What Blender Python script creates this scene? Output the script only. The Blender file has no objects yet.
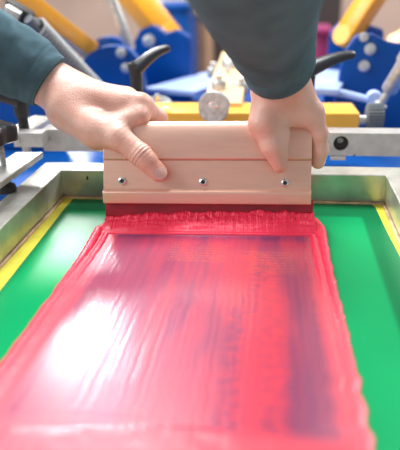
import bpy, bmesh, math, random
import numpy as np
from mathutils import Vector, Matrix, Euler, noise
random.seed(7)
SC = bpy.context.scene
COL = SC.collection
PI = math.pi

# ------------------------------------------------------------------ camera
F = 600.0
PITCH, YAW, ROLL, CH = math.radians(23.357), math.radians(7.429), math.radians(-1.4525), 0.2678
_R = Vector((math.cos(YAW), math.sin(YAW), 0))
FW = Vector((-math.sin(YAW)*math.cos(PITCH), math.cos(YAW)*math.cos(PITCH), -math.sin(PITCH)))
_U = _R.cross(FW)
RT = _R*math.cos(ROLL) + _U*math.sin(ROLL)
UP = RT.cross(FW)
EYE = Vector((0, 0, CH))

def at(x, y, Y=None, Z=None):
    """point of the place seen at photo position x, y on the plane Y = const or Z = const"""
    r = FW + RT*((x-200)/F) - UP*((y-225)/F)
    if Y is not None:
        return EYE + r*(Y/r.y)
    return EYE + r*((Z-CH)/r.z)

cam = bpy.data.cameras.new('camera')
cam.sensor_fit = 'HORIZONTAL'; cam.sensor_width = 36.0; cam.lens = 36.0*F/400
cam.clip_start = 0.01; cam.clip_end = 100
cam.dof.use_dof = True; cam.dof.focus_distance = 0.665; cam.dof.aperture_fstop = 4.6
co = bpy.data.objects.new('camera', cam); COL.objects.link(co)
m = Matrix((RT, UP, -FW)).transposed().to_4x4(); m.translation = EYE
co.matrix_world = m
SC.camera = co

# ------------------------------------------------------------------ materials
def mat(name, col, rough=0.5, metal=0.0, spec=0.5, coat=0.0, sss=0.0, var=0.0, vscale=40, bump=0.0, bscale=120, stretch=(1,1,1), col2=None, sheen=0.0, detail=4):
    M = bpy.data.materials.new(name); M.use_nodes = True
    nt = M.node_tree; B = nt.nodes['Principled BSDF']
    B.inputs['Base Color'].default_value = (*col, 1)
    B.inputs['Roughness'].default_value = rough
    B.inputs['Metallic'].default_value = metal
    B.inputs['Specular IOR Level'].default_value = spec
    B.inputs['Coat Weight'].default_value = coat
    B.inputs['Coat Roughness'].default_value = 0.12
    if sheen: B.inputs['Sheen Weight'].default_value = sheen
    if sss:
        B.inputs['Subsurface Weight'].default_value = sss
        B.inputs['Subsurface Radius'].default_value = (0.010, 0.004, 0.002)
        B.inputs['Subsurface Scale'].default_value = 1.0
    tc = nt.nodes.new('ShaderNodeTexCoord'); mp = nt.nodes.new('ShaderNodeMapping')
    mp.inputs['Scale'].default_value = stretch
    nt.links.new(tc.outputs['Object'], mp.inputs['Vector'])
    if var or col2:
        n = nt.nodes.new('ShaderNodeTexNoise'); n.inputs['Scale'].default_value = vscale; n.inputs['Detail'].default_value = detail
        nt.links.new(mp.outputs['Vector'], n.inputs['Vector'])
        r = nt.nodes.new('ShaderNodeValToRGB')
        r.color_ramp.elements[0].position = 0.36; r.color_ramp.elements[1].position = 0.66
        c2 = col2 if col2 else tuple(min(1, c*(1+var)) for c in col)
        c1 = col if col2 else tuple(c*(1-var) for c in col)
        r.color_ramp.elements[0].color = (*c1, 1); r.color_ramp.elements[1].color = (*c2, 1)
        nt.links.new(n.outputs['Fac'], r.inputs['Fac']); nt.links.new(r.outputs['Color'], B.inputs['Base Color'])
    if bump:
        n2 = nt.nodes.new('ShaderNodeTexNoise'); n2.inputs['Scale'].default_value = bscale; n2.inputs['Detail'].default_value = 5
        nt.links.new(mp.outputs['Vector'], n2.inputs['Vector'])
        b = nt.nodes.new('ShaderNodeBump'); b.inputs['Strength'].default_value = bump; b.inputs['Distance'].default_value = 0.001
        nt.links.new(n2.outputs['Fac'], b.inputs['Height']); nt.links.new(b.outputs['Normal'], B.inputs['Normal'])
    return M

M = {}
M['alu'] = mat('brushed_aluminium', (0.56,0.56,0.54), 0.34, 0.55, var=0.10, vscale=60, bump=0.25, bscale=260)
M['alu_dull'] = mat('worn_aluminium', (0.55,0.56,0.50), 0.28, 0.55, var=0.20, vscale=28, bump=0.3, bscale=180)
M['copper'] = mat('anodised_copper', (0.82,0.51,0.40), 0.38, 0.45, var=0.03, vscale=30, stretch=(1,8,8), bump=0.05, bscale=300)
M['blade'] = mat('squeegee_rubber', (0.34,0.002,0.022), 0.3, 0, 0.5, var=0.12, vscale=60)
M['steel'] = mat('bright_steel', (0.75,0.75,0.76), 0.22, 0.95)
M['steel_dull'] = mat('cast_steel', (0.60,0.61,0.60), 0.4, 0.7, var=0.16, vscale=120, bump=0.3, bscale=300)
M['spring'] = mat('spring_steel', (0.34,0.35,0.36), 0.65, 0.3)
M['socket'] = mat('dark_socket', (0.01,0.01,0.01), 0.6)
M['black'] = mat('black_plastic', (0.022,0.024,0.028), 0.32, 0, 0.5, bump=0.25, bscale=600)
M['rubber'] = mat('black_rubber', (0.015,0.015,0.017), 0.6)
M['yellow'] = mat('yellow_enamel', (1.0,0.52,0.05), 0.35, 0, 0.5, coat=0.3, var=0.03, vscale=20)
M['orange'] = mat('orange_enamel', (1.0,0.42,0.008), 0.38, 0, 0.5, coat=0.3, var=0.03, vscale=20)
M['blue'] = mat('blue_enamel', (0.0,0.070,0.31), 0.35, 0, 0.25, coat=0.08, var=0.08, vscale=12)
M['tan'] = mat('overlit_yellow_enamel', (0.90,0.58,0.30), 0.4, var=0.05)  # yellow arm paint with overexposure put into the pale colour
M['paleblue'] = mat('pale_blue_enamel_and_sheen', (0.36,0.48,0.80), 0.4, 0, 0.5, var=0.1, vscale=14)  # linkage rod paint; on the left strip it paints deck sheen
M['grey_knob'] = mat('grey_plastic', (0.13,0.15,0.17), 0.5)
M['sleeve'] = mat('teal_cotton', (0.088,0.158,0.190), 0.9, 0, 0.1, var=0.15, vscale=35, bump=0.5, bscale=1500)
M['nail'] = mat('fingernail', (0.90,0.66,0.60), 0.25, 0, 0.5, sss=0.1)
M['floor'] = mat('concrete_floor', (0.50,0.38,0.32), 0.7, var=0.2, vscale=3)
M['wall'] = mat('beige_wall', (0.66,0.50,0.42), 0.8, var=0.08, vscale=2)
M['card'] = mat('cardboard', (0.34,0.21,0.13), 0.85, var=0.1, vscale=6)
M['darkcab'] = mat('dark_cabinet', (0.05,0.035,0.035), 0.5, var=0.1)
M['white'] = mat('white_enamel', (0.75,0.76,0.78), 0.4)
M['magenta'] = mat('magenta_plastic', (0.22,0.01,0.09), 0.5)
M['platen'] = mat('platen_board', (0.16,0.10,0.14), 0.6)

# skin: paler on knuckle bones, redder in patches, fine creases
def skin(name, c1, c2, c3):
    K = bpy.data.materials.new(name); K.use_nodes = True
    nt = K.node_tree; B = nt.nodes['Principled BSDF']
    tc = nt.nodes.new('ShaderNodeTexCoord')
    n = nt.nodes.new('ShaderNodeTexNoise'); n.inputs['Scale'].default_value = 20; n.inputs['Detail'].default_value = 5
    nt.links.new(tc.outputs['Object'], n.inputs['Vector'])
    r = nt.nodes.new('ShaderNodeValToRGB'); e = r.color_ramp.elements
    e[0].position = 0.33; e[0].color = (*c1, 1); e[1].position = 0.68; e[1].color = (*c3, 1)
    x = e.new(0.5); x.color = (*c2, 1)
    nt.links.new(n.outputs['Fac'], r.inputs['Fac']); nt.links.new(r.outputs['Color'], B.inputs['Base Color'])
    B.inputs['Roughness'].default_value = 0.42
    B.inputs['Subsurface Weight'].default_value = 0.10
    B.inputs['Subsurface Radius'].default_value = (0.008, 0.003, 0.0015)
    B.inputs['Subsurface Scale'].default_value = 1.0
    v = nt.nodes.new('ShaderNodeTexVoronoi'); v.inputs['Scale'].default_value = 520
    nt.links.new(tc.outputs['Object'], v.inputs['Vector'])
    n2 = nt.nodes.new('ShaderNodeTexNoise'); n2.inputs['Scale'].default_value = 180; n2.inputs['Detail'].default_value = 4
    nt.links.new(tc.outputs['Object'], n2.inputs['Vector'])
    ad = nt.nodes.new('ShaderNodeMath'); ad.operation = 'ADD'
    nt.links.new(v.outputs['Distance'], ad.inputs[0]); nt.links.new(n2.outputs['Fac'], ad.inputs[1])
    b = nt.nodes.new('ShaderNodeBump'); b.inputs['Strength'].default_value = 0.40; b.inputs['Distance'].default_value = 0.0006
    nt.links.new(ad.outputs[0], b.inputs['Height']); nt.links.new(b.outputs['Normal'], B.inputs['Normal'])
    return K
M['skin'] = skin('skin', (0.68,0.33,0.25), (0.76,0.43,0.34), (0.82,0.53,0.44))

# ------------------------------------------------------------------ mesh helpers
def link(name, me, material, parent=None, smooth=True, ang=35):
    o = bpy.data.objects.new(name, me); COL.objects.link(o)
    if material: me.materials.append(material)
    if smooth:
        for p in me.polygons: p.use_smooth = True
        try: me.set_sharp_from_angle(angle=math.radians(ang))
        except Exception: pass
    if parent: o.parent = parent
    return o

def obj(name, bm, material, parent=None, smooth=True, ang=35):
    bmesh.ops.recalc_face_normals(bm, faces=bm.faces)
    me = bpy.data.meshes.new(name); bm.to_mesh(me); bm.free()
    return link(name, me, material, parent, smooth, ang)

def empty(name, label, cat, loc=(0,0,0), rz=0.0, group=None):
    o = bpy.data.objects.new(name, None); COL.objects.link(o)
    o.empty_display_size = 0.02
    o.location = loc; o.rotation_euler = (0,0,rz)
    return tag(o, label, cat, group)

def tag(o, label, cat=None, group=None, kind=None):
    o['label'] = label
    if cat: o['category'] = cat
    if group: o['group'] = group
    if kind: o['kind'] = kind
    return o

def box(bm, c, s, rot=None, bev=0.0, seg=2):
    r = bmesh.ops.create_cube(bm, size=1.0)
    vs = r['verts']
    mt = Matrix.Translation(Vector(c)) @ (rot.to_4x4() if rot else Matrix.Identity(4)) @ Matrix.Diagonal((*s, 1))
    bmesh.ops.transform(bm, matrix=mt, verts=vs)
    if bev:
        es = list({e for v in vs for e in v.link_edges})
        bmesh.ops.bevel(bm, geom=es, offset=bev, segments=seg, affect='EDGES', profile=0.5)

def frame_of(d):
    d = Vector(d).normalized()
    a = Vector((0,0,1)) if abs(d.z) < 0.9 else Vector((1,0,0))
    u = d.cross(a).normalized(); v = d.cross(u).normalized()
    return u, v, d

def rings(bm, pts, radii, n=24, squash=1.0, caps=True, ref=None, disp=None):
    """tube through pts; radii may be numbers or (a, b) pairs; ref fixes the second axis"""
    pts = [Vector(p) for p in pts]; R = []
    for i, p in enumerate(pts):
        d = (pts[min(i+1, len(pts)-1)] - pts[max(i-1, 0)])
        d = d.normalized() if d.length > 1e-9 else Vector((0,0,1))
        if ref is not None:
            v = (Vector(ref) - d*Vector(ref).dot(d)).normalized(); u = v.cross(d).normalized()
        else:
            u, v, _ = frame_of(d)
            if R and u.dot(R[-1][1]) < 0: u, v = -u, -v
        r = radii[i]; a, b = r if isinstance(r, (tuple, list)) else (r, r*squash)
        vs = []
        for k in range(n):
            t = 2*PI*k/n
            q = p + u*math.cos(t)*a + v*math.sin(t)*b
            if disp: q = q + (u*math.cos(t)+v*math.sin(t))*disp(i, t, q)
            vs.append(bm.verts.new(q))
        R.append((vs, u))
    for i in range(len(R)-1):
        A, B = R[i][0], R[i+1][0]
        for k in range(n):
            bm.faces.new((A[k], A[(k+1)%n], B[(k+1)%n], B[k]))
    if caps:
        bm.faces.new(list(reversed(R[0][0]))); bm.faces.new(R[-1][0])

def lathe(bm, c, axis, prof, n=32, flute=None):
    """prof: list of (r, h) along axis from c"""
    u, v, d = frame_of(axis); c = Vector(c); R = []
    for j, (r, h) in enumerate(prof):
        vs = []
        for k in range(n):
            t = 2*PI*k/n
            rr = r*(flute(t, j) if flute else 1)
            vs.append(bm.verts.new(c + d*h + (u*math.cos(t)+v*math.sin(t))*rr))
        R.append(vs)
    for i in range(len(R)-1):
        for k in range(n): bm.faces.new((R[i][k], R[i][(k+1)%n], R[i+1][(k+1)%n], R[i+1][k]))
    bm.faces.new(list(reversed(R[0]))); bm.faces.new(R[-1])

def cyl(bm, a, b, r, n=24, bev=0.0):
    a, b = Vector(a), Vector(b); L = (b-a).length
    pr = [(r, 0), (r, L)] if not bev else [(r-bev, 0), (r, bev), (r, L-bev), (r-bev, L)]
    lathe(bm, a, b-a, pr, n)

def bar(bm, a, b, w, h, bev=0.002, up=(0,0,1)):
    """rectangular bar from a to b, w across, h in the up direction"""
    a, b = Vector(a), Vector(b); d = (b-a).normalized()
    z = (Vector(up) - d*Vector(up).dot(d)).normalized(); x = d.cross(z)
    rot = Matrix((d, z.cross(d)*1.0, z)).transposed()
    box(bm, (a+b)/2, ((b-a).length, w, h), rot, bev)

def screwthread(bm, a, b, r, pitch=0.0016):
    a, b = Vector(a), Vector(b); L = (b-a).length; n = max(2, int(L/pitch*2))
    lathe(bm, a, b-a, [(r*(0.84 if k % 2 else 1.0), L*k/n) for k in range(n+1)], 16)

def prism(bm, poly, t, mtx):
    """extrude a 2D outline (x, y) by t in z, then place by mtx"""
    lo = [bm.verts.new(mtx @ Vector((x, y, 0))) for x, y in poly]
    hi = [bm.verts.new(mtx @ Vector((x, y, t))) for x, y in poly]
    bm.faces.new(list(reversed(lo))); bm.faces.new(hi); n = len(poly)
    for k in range(n): bm.faces.new((lo[k], lo[(k+1)%n], hi[(k+1)%n], hi[k]))

# ------------------------------------------------------------------ implicit surfaces for hands
def smin(a, b, k):
    h = np.clip(0.5+0.5*(b-a)/k, 0, 1)
    return b*(1-h)+a*h - k*h*(1-h)

def cone(P, a, b, r1, r2, flat=None):
    a = np.array(a, float); b = np.array(b, float); q = P-a; d = b-a
    L2 = max(d@d, 1e-12); h = np.clip((q@d)/L2, 0, 1); w = q-h[:,None]*d
    if flat is not None:
        n = np.array(flat[0], float); n = n/np.linalg.norm(n); s = flat[1]
        w = w + ((w@n)*(s-1))[:,None]*n
        return (np.sqrt((w*w).sum(1))-(r1+(r2-r1)*h))/(1+(s-1)*0.4)
    return np.sqrt((w*w).sum(1))-(r1+(r2-r1)*h)

def nets(f, lo, hi, h):
    lo = np.array(lo); hi = np.array(hi); N = np.ceil((hi-lo)/h).astype(int)+1
    ax = [lo[i]+h*np.arange(N[i]) for i in range(3)]
    V = np.empty(N, np.float32)
    for i in range(N[0]):
        Y, Z = np.meshgrid(ax[1], ax[2], indexing='ij')
        P = np.stack([np.full(Y.size, ax[0][i]), Y.ravel(), Z.ravel()], 1)
        V[i] = f(P).reshape(N[1], N[2])
    S = V < 0
    c = S[:-1,:-1,:-1].astype(np.int8)
    tot = np.zeros(c.shape, np.int8)
    offs = [(i,j,k) for i in (0,1) for j in (0,1) for k in (0,1)]
    for (i,j,k) in offs: tot += S[i:N[0]-1+i, j:N[1]-1+j, k:N[2]-1+k]
    act = (tot > 0) & (tot < 8); I = np.argwhere(act)
    idx = -np.ones(c.shape, int); idx[act] = np.arange(len(I))
    acc = np.zeros((len(I),3)); cnt = np.zeros(len(I))
    for a in offs:
        for d in range(3):
            if a[d]: continue
            b = list(a); b[d] = 1
            va = V[I[:,0]+a[0], I[:,1]+a[1], I[:,2]+a[2]]; vb = V[I[:,0]+b[0], I[:,1]+b[1], I[:,2]+b[2]]
            cr = (va < 0) != (vb < 0)
            t = np.where(cr, va/np.where(cr, va-vb, 1), 0)
            p = np.tile(np.array(a, float), (len(I),1)); p[:,d] += t
            acc[cr] += p[cr]; cnt[cr] += 1
    verts = lo + h*(I + acc/cnt[:,None])
    faces = []
    for d in range(3):
        sl1 = [slice(1,-1)]*3; 
        e, g = (d+1)%3, (d+2)%3
        A = np.moveaxis(S, (d,e,g), (0,1,2)); X = np.moveaxis(idx, (d,e,g), (0,1,2))
        s0 = A[:-1,1:-1,1:-1]; s1 = A[1:,1:-1,1:-1]
        q = np.argwhere(s0 != s1)
        i, j, k = q[:,0], q[:,1], q[:,2]
        Q = np.stack([X[i,j,k], X[i,j+1,k], X[i,j+1,k+1], X[i,j,k+1]], 1)
        fl = s0[i,j,k]
        Q[~fl] = Q[~fl][:, ::-1]
        faces.append(Q)
    return verts, np.concatenate(faces)

# ------------------------------------------------------------------ the screen frame, mesh and emulsion
SX0, SX1, SY0, SY1, ST = -0.2652, 0.1332, 0.180, 0.6925, 0.0366
RW = 0.031
fr = empty('screen_frame', 'silver aluminium screen frame stretched with green-coated yellow mesh, under the copper squeegee', 'printing screen', (-0.066, 0.436, 0))
fr_off = -Vector(fr.location)
def rail(a, b, name='rail'):
    bm = bmesh.new()
    # trapezoid section that leans inwards a little, open glue fillet at the bottom
    (ax, ay), (bx, by) = a, b
    d = Vector((bx-ax, by-ay, 0)).normalized(); nrm = Vector((-d.y, d.x, 0))  # outward = nrm
    sec = [(0.0015, -0.0005), (0, 0.004), (-0.0012, ST-0.001), (-0.0002, ST), (RW-0.001, ST), (RW, ST-0.001), (RW, -0.0005)]
    L = (Vector((bx,by,0))-Vector((ax,ay,0))).length
    A = []; B = []
    for (o, z) in sec:
        A.append(bm.verts.new(Vector((ax,ay,0)) - d*o + nrm*o + Vector((0,0,z))))
        B.append(bm.verts.new(Vector((bx,by,0)) + d*o + nrm*o + Vector((0,0,z))))
    n = len(sec)
    for k in range(n): bm.faces.new((A[k], A[(k+1)%n], B[(k+1)%n], B[k]))
    bm.faces.new(A); bm.faces.new(list(reversed(B)))
    o = obj(name, bm, M['alu_dull'], fr, smooth=False); o.location = fr_off
    return o
rail((SX0,SY0), (SX0,SY1)); rail((SX0,SY1), (SX1,SY1)); rail((SX1,SY1), (SX1,SY0)); rail((SX1,SY0), (SX0,SY0))
M['mesh'] = mat('yellow_mesh', (0.72,0.66,0.05), 0.45, 0, 0.4, var=0.12, vscale=20, bump=0.3, bscale=1500)
bm = bmesh.new(); box(bm, ((SX0+SX1)/2, (SY0+SY1)/2, -0.0008), (SX1-SX0+0.003, SY1-SY0+0.003, 0.0012))
o = obj('mesh_fabric', bm, M['mesh'], fr, False); o.location = fr_off
tag(o, 'yellow stretched mesh fabric showing round the edge')
# glue fillet along the rails
M['glue'] = mat('dried_glue', (0.55,0.38,0.22), 0.5, var=0.3, vscale=60, bump=0.6, bscale=90)
bm = bmesh.new()
for (a, b) in (((SX0,SY0),(SX0,SY1)), ((SX0,SY1),(SX1,SY1)), ((SX1,SY1),(SX1,SY0))):
    pts = []; rr = []
    for k in range(60):
        t = k/59; x = a[0]+(b[0]-a[0])*t; y = a[1]+(b[1]-a[1])*t
        pts.append((x + (0.001 if a[0]==b[0]==SX0 else (-0.001 if a[0]==b[0] else 0)), y-(0.001 if a[1]==b[1] else 0), 0.0))
        rr.append(0.0022+0.0010*noise.noise(Vector((x*60, y*60, 3))))
    rings(bm, pts, rr, 10)
o = obj('glue_line', bm, M['glue'], fr); o.location = fr_off
# green emulsion coat: a rounded-edge sheet a little smaller than the mesh
def emul_mat():
    K = mat('green_emulsion', (0.0,0.35,0.14), 0.30, 0, 0.13, coat=0.0)
    nt = K.node_tree; B = nt.nodes['Principled BSDF']
    tc = nt.nodes.new('ShaderNodeTexCoord'); sp = nt.nodes.new('ShaderNodeSeparateXYZ'); nt.links.new(tc.outputs['Object'], sp.inputs[0])
    nz = nt.nodes.new('ShaderNodeTexNoise'); nz.inputs['Scale'].default_value = 6; nt.links.new(tc.outputs['Object'], nz.inputs['Vector'])
    def mth(op, a, b):
        n = nt.nodes.new('ShaderNodeMath'); n.operation = op
        for i, q in enumerate((a, b)):
            if isinstance(q, (int, float)): n.inputs[i].default_value = q
            else: nt.links.new(q, n.inputs[i])
        n.use_clamp = (op == 'MULTIPLY' and isinstance(b, (int, float)) and b > 50)
        return n.outputs[0]
    # second coat of emulsion: a thicker, lighter inner rectangle
    inx = mth('MULTIPLY', mth('SUBTRACT', 0.104, sp.outputs[0]), 250)
    inx2 = mth('MULTIPLY', mth('SUBTRACT', sp.outputs[0], -0.246), 120)
    iny = mth('MULTIPLY', mth('SUBTRACT', 0.652, sp.outputs[1]), 150)
    ms = mth('MULTIPLY', mth('MULTIPLY', inx, inx2), iny)
    mx = nt.nodes.new('ShaderNodeMix'); mx.data_type = 'RGBA'
    mx.inputs[6].default_value = (0.0,0.20,0.065,1); mx.inputs[7].default_value = (0.0,0.36,0.115,1)
    nt.links.new(ms, mx.inputs[0])
    m2 = nt.nodes.new('ShaderNodeMix'); m2.data_type = 'RGBA'; m2.blend_type = 'MULTIPLY'
    rmp = nt.nodes.new('ShaderNodeValToRGB'); rmp.color_ramp.elements[0].color = (0.82,0.82,0.82,1); rmp.color_ramp.elements[0].position = 0.3
    rmp.color_ramp.elements[1].position = 0.7
    nt.links.new(nz.outputs['Fac'], rmp.inputs['Fac'])
    m2.inputs[0].default_value = 1; nt.links.new(mx.outputs[2], m2.inputs[6]); nt.links.new(rmp.outputs['Color'], m2.inputs[7])
    nt.links.new(m2.outputs[2], B.inputs['Base Color'])
    return K
M['emul'] = emul_mat()
P = [at(73,199,Z=0), at(66,207,Z=0), at(35,247,Z=0), at(0,291,Z=0), Vector((-0.250,0.40,0)), Vector((-0.2475,0.33,0)), Vector((-0.246,0.205,0)), Vector((0.108,0.205,0)), Vector((0.112,0.33,0)), at(408,275,Z=0), at(400,257,Z=0), at(386,230,Z=0), at(375,207,Z=0), at(371,204.5,Z=0)]
bm = bmesh.new()
prism(bm, [(p.x, p.y) for p in P], 0.0005, Matrix.Translation((0,0,-0.0002)))
o = obj('emulsion_coat', bm, M['emul'], fr, False); o.location = fr_off
sl = at(88,178,Z=0.026); bm = bmesh.new(); lathe(bm, (sl.x, SY1-0.0014, 0.027), (0,1,0), [(0.0016,0), (0.0016,0.0006)], 12)
bmesh.ops.scale(bm, vec=(0.7,1,1.8), space=Matrix.Translation((-sl.x,-SY1,-0.027)), verts=bm.verts)
o = obj('slot', bm, M['socket'], fr); tag(o, 'small dark slot in the back rail')
# keep object coordinates equal to place coordinates
for c in fr.children: c.location = fr_off
for ob in fr.children:
    ob.data.transform(Matrix.Translation(fr_off)); ob.location = (0,0,0)
# the masks in the emulsion use place coordinates: shift them
mpn = M['emul'].node_tree
for n in list(mpn.nodes):
    if n.type == 'SEPXYZ':
        ad = mpn.nodes.new('ShaderNodeVectorMath'); ad.operation = 'ADD'; ad.inputs[1].default_value = fr.location
        src = n.inputs[0].links[0].from_socket
        mpn.links.new(src, ad.inputs[0]); mpn.links.new(ad.outputs[0], n.inputs[0])

# ------------------------------------------------------------------ squeegee
c0, c1 = at(107,224,Z=0), at(311,226,Z=0)
mid = (c0+c1)/2; sq_yaw = math.atan2(c1.y-c0.y, c1.x-c0.x); SL = (c1-c0).length
mid.z = 0.0024
TILT = math.radians(19)
sq = empty('squeegee', 'copper-coloured aluminium squeegee with a dark red blade, held in both hands', 'squeegee', mid, sq_yaw)
sq.rotation_euler = (-TILT, 0, sq_yaw)
SQM = Matrix.Translation(mid) @ Euler((-TILT, 0, sq_yaw)).to_matrix().to_4x4()
TH = 0.0135
HX0, HX1 = -SL/2-0.0005, SL/2-0.002
YC = 0.0
def extr(prof, x0, x1, material, name, parent, nrm_bev=0.0):
    bm = bmesh.new()
    n = len(prof); xs = [x0, x0+0.0008, x1-0.0008, x1]
    R = []
    cy = sum(p[0] for p in prof)/n; cz = sum(p[1] for p in prof)/n
    for i, x in enumerate(xs):
        k = 0.975 if i in (0, 3) else 1.0
        R.append([bm.verts.new((x, cy+(y-cy)*k, cz+(z-cz)*(k+0.012 if k<1 else 1))) for y, z in prof])
    for i in range(3):
        for k in range(n): bm.faces.new((R[i][k], R[i][(k+1)%n], R[i+1][(k+1)%n], R[i+1][k]))
    bm.faces.new(R[0]); bm.faces.new(list(reversed(R[-1])))
    return obj(name, bm, material, parent, True, 22)
Z0, Z1, Z2, ZT = 0.0215, 0.0375, 0.0700, 0.1130
half = [(-TH+0.0016, Z0), (-TH-0.0014, Z0+0.0010), (-TH-0.0022, Z0+0.003), (-TH-0.0038, Z1-0.0040), (-TH-0.0034, Z1-0.0024), (-TH+0.0014, Z1+0.0006), (-TH+0.0012, Z1+0.003),
        (-TH+0.0010, Z2-0.0006), (-TH+0.0018, Z2), (-TH-0.0002, Z2+0.0008), (-TH-0.0010, Z2+0.002)]
for k in range(9):
    t = k/8*PI/2
    half.append((-0.003-(TH-0.002)*math.cos(t), ZT-0.027+0.027*math.sin(t)))
prof = half + [(-y, z) for y, z in reversed(half)]
extr(prof, HX0, HX1, M['copper'], 'holder', sq)
bm = bmesh.new(); box(bm, (0.0005,0,0.0135), (SL+0.002, 0.0088, 0.027), None, 0.0008)
tag(obj('blade', bm, M['blade'], sq), 'dark red rubber blade')
for (px_, py_) in ((122,181), (203,182), (285,183)):
    r_ = FW + RT*((px_-200)/F) - UP*((py_-225)/F)
    e_ = SQM.inverted() @ EYE; d_ = SQM.inverted().to_3x3() @ r_
    lp = e_ + d_*((-TH-e_.y)/d_.y)
    lx, lz = lp.x, lp.z
    bm = bmesh.new(); lathe(bm, (lx, -TH+0.0012, lz), (0,-1,0), [(0.0044,0), (0.0044,0.0008), (0.0040,0.0018), (0.0028,0.0024), (0.0026,0.0012)], 28)
    s = obj('screw', bm, M['steel'], sq)
    bm = bmesh.new(); lathe(bm, (lx, -TH+0.0012-0.0013, lz), (0,-1,0), [(0.0024,0), (0.0024,0.0006)], 6)
    obj('hex_socket', bm, M['socket'], s)

# ------------------------------------------------------------------ ink
def ink_mat():
    K = bpy.data.materials.new('red_ink_film'); K.use_nodes = True
    nt = K.node_tree; B = nt.nodes['Principled BSDF']
    L = nt.links
    uv = nt.nodes.new('ShaderNodeUVMap'); uv.uv_map = 'UVMap'
    sp = nt.nodes.new('ShaderNodeSeparateXYZ'); L.new(uv.outputs[0], sp.inputs[0])
    def noise_(sx, sy, sc, det=4, off=0):
        mp = nt.nodes.new('ShaderNodeMapping'); mp.inputs['Scale'].default_value = (sx, sy, 1); mp.inputs['Location'].default_value = (off, off*1.7, 0)
        L.new(uv.outputs[0], mp.inputs[0])
        n = nt.nodes.new('ShaderNodeTexNoise'); n.inputs['Scale'].default_value = sc; n.inputs['Detail'].default_value = det
        L.new(mp.outputs[0], n.inputs['Vector']); return n.outputs['Fac']
    def rng(v, a, b, c=0.0, d=1.0):
        n = nt.nodes.new('ShaderNodeMapRange'); n.interpolation_type = 'SMOOTHSTEP'
        n.inputs[1].default_value = a; n.inputs[2].default_value = b; n.inputs[3].default_value = c; n.inputs[4].default_value = d
        L.new(v, n.inputs[0]); return n.outputs[0]
    def mth(op, a, b):
        n = nt.nodes.new('ShaderNodeMath'); n.operation = op
        for i, q in enumerate((a, b)):
            if isinstance(q, (int, float)): n.inputs[i].default_value = q
            else: L.new(q, n.inputs[i])
        return n.outputs[0]
    U, V = sp.outputs[0], sp.outputs[1]           # U across 0..1, V 0 at the blade .. 1 near
    # where the printed design shows through thin ink as a muted purple
    thin = None
    def rect(u0, u1, v0, v1, soft=0.02):
        a = mth('MULTIPLY', rng(U, u0-soft, u0+soft), rng(U, u1-soft, u1+soft, 1, 0))
        b = mth('MULTIPLY', rng(V, v0-soft, v0+soft), rng(V, v1-soft, v1+soft, 1, 0))
        return mth('MULTIPLY', a, b)
    base = rect(0.10, 0.925, -0.10, 0.785, 0.022)
    blot = rng(noise_(7, 1.6, 1.0, 3, 5.3), 0.40, 0.60)
    streak = rng(noise_(60, 0.9, 1.0, 3, 1.0), 0.40, 0.62)
    fine = rng(noise_(26, 60, 1.0, 3, 9.0), 0.42, 0.62)
    cols = rect(0.62, 0.80, 0.12, 0.80, 0.03)
    colr = rect(0.82, 0.925, 0.05, 0.78, 0.02)
    topband = rect(0.10, 0.93, -0.1, 0.05, 0.02)
    thin = mth('MULTIPLY', base, mth('ADD', mth('ADD', mth('MULTIPLY', blot, 0.50), 0.14), mth('MULTIPLY', streak, 0.12)))
    thin = mth('ADD', thin, mth('MULTIPLY', colr, 0.04))
    thin = mth('ADD', thin, mth('MULTIPLY', topband, 0.45))
    thin = mth('SUBTRACT', thin, mth('MULTIPLY', mth('MULTIPLY', cols, fine), 0.30))
    cl = nt.nodes.new('ShaderNodeClamp'); L.new(thin, cl.inputs[0])
    mx = nt.nodes.new('ShaderNodeMix'); mx.data_type = 'RGBA'
    mx.inputs[6].default_value = (0.72, 0.060, 0.100, 1); mx.inputs[7].default_value = (0.17, 0.045, 0.13, 1)
    L.new(cl.outputs[0], mx.inputs[0])
    # blocks of unreadable small lettering in the stencil
    bk = nt.nodes.new('ShaderNodeTexBrick'); mpb = nt.nodes.new('ShaderNodeMapping'); mpb.inputs['Scale'].default_value = (60, 34, 1)
    L.new(uv.outputs[0], mpb.inputs[0]); L.new(mpb.outputs[0], bk.inputs['Vector'])
    bk.inputs['Scale'].default_value = 1.0; bk.inputs['Mortar Size'].default_value = 0.10; bk.inputs['Brick Width'].default_value = 0.5; bk.inputs['Row Height'].default_value = 0.5
    bk.inputs['Color1'].default_value = (1,1,1,1); bk.inputs['Color2'].default_value = (0.2,0.2,0.2,1); bk.inputs['Mortar'].default_value = (0,0,0,1)
    blk = mth('ADD', rect(0.36, 0.59, 0.075, 0.19, 0.006), rect(0.68, 0.86, 0.12, 0.24, 0.008))
    txt = mth('MULTIPLY', mth('MULTIPLY', bk.outputs['Color'], blk), 0.55)
    m2 = nt.nodes.new('ShaderNodeMix'); m2.data_type = 'RGBA'
    L.new(txt, m2.inputs[0]); L.new(mx.outputs[2], m2.inputs[6]); m2.inputs[7].default_value = (0.85, 0.14, 0.06, 1)
    L.new(m2.outputs[2], B.inputs['Base Color'])
    L.new(mth('ADD', mth('MULTIPLY', base, -0.18), 0.45), B.inputs['Roughness'])
    B.inputs['Specular IOR Level'].default_value = 0.5
    L.new(mth('ADD', mth('MULTIPLY', base, 0.85), 0.12), B.inputs['Coat Weight']); B.inputs['Coat Roughness'].default_value = 0.17; B.inputs['Coat IOR'].default_value = 1.6
    hb = mth('ADD', mth('MULTIPLY', noise_(140, 1.2, 1.0, 3, 2.0), 0.6), mth('MULTIPLY', noise_(30, 14, 1.0, 4, 4.0), 0.25))
    b = nt.nodes.new('ShaderNodeBump'); b.inputs['Strength'].default_value = 0.16; b.inputs['Distance'].default_value = 0.001
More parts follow.
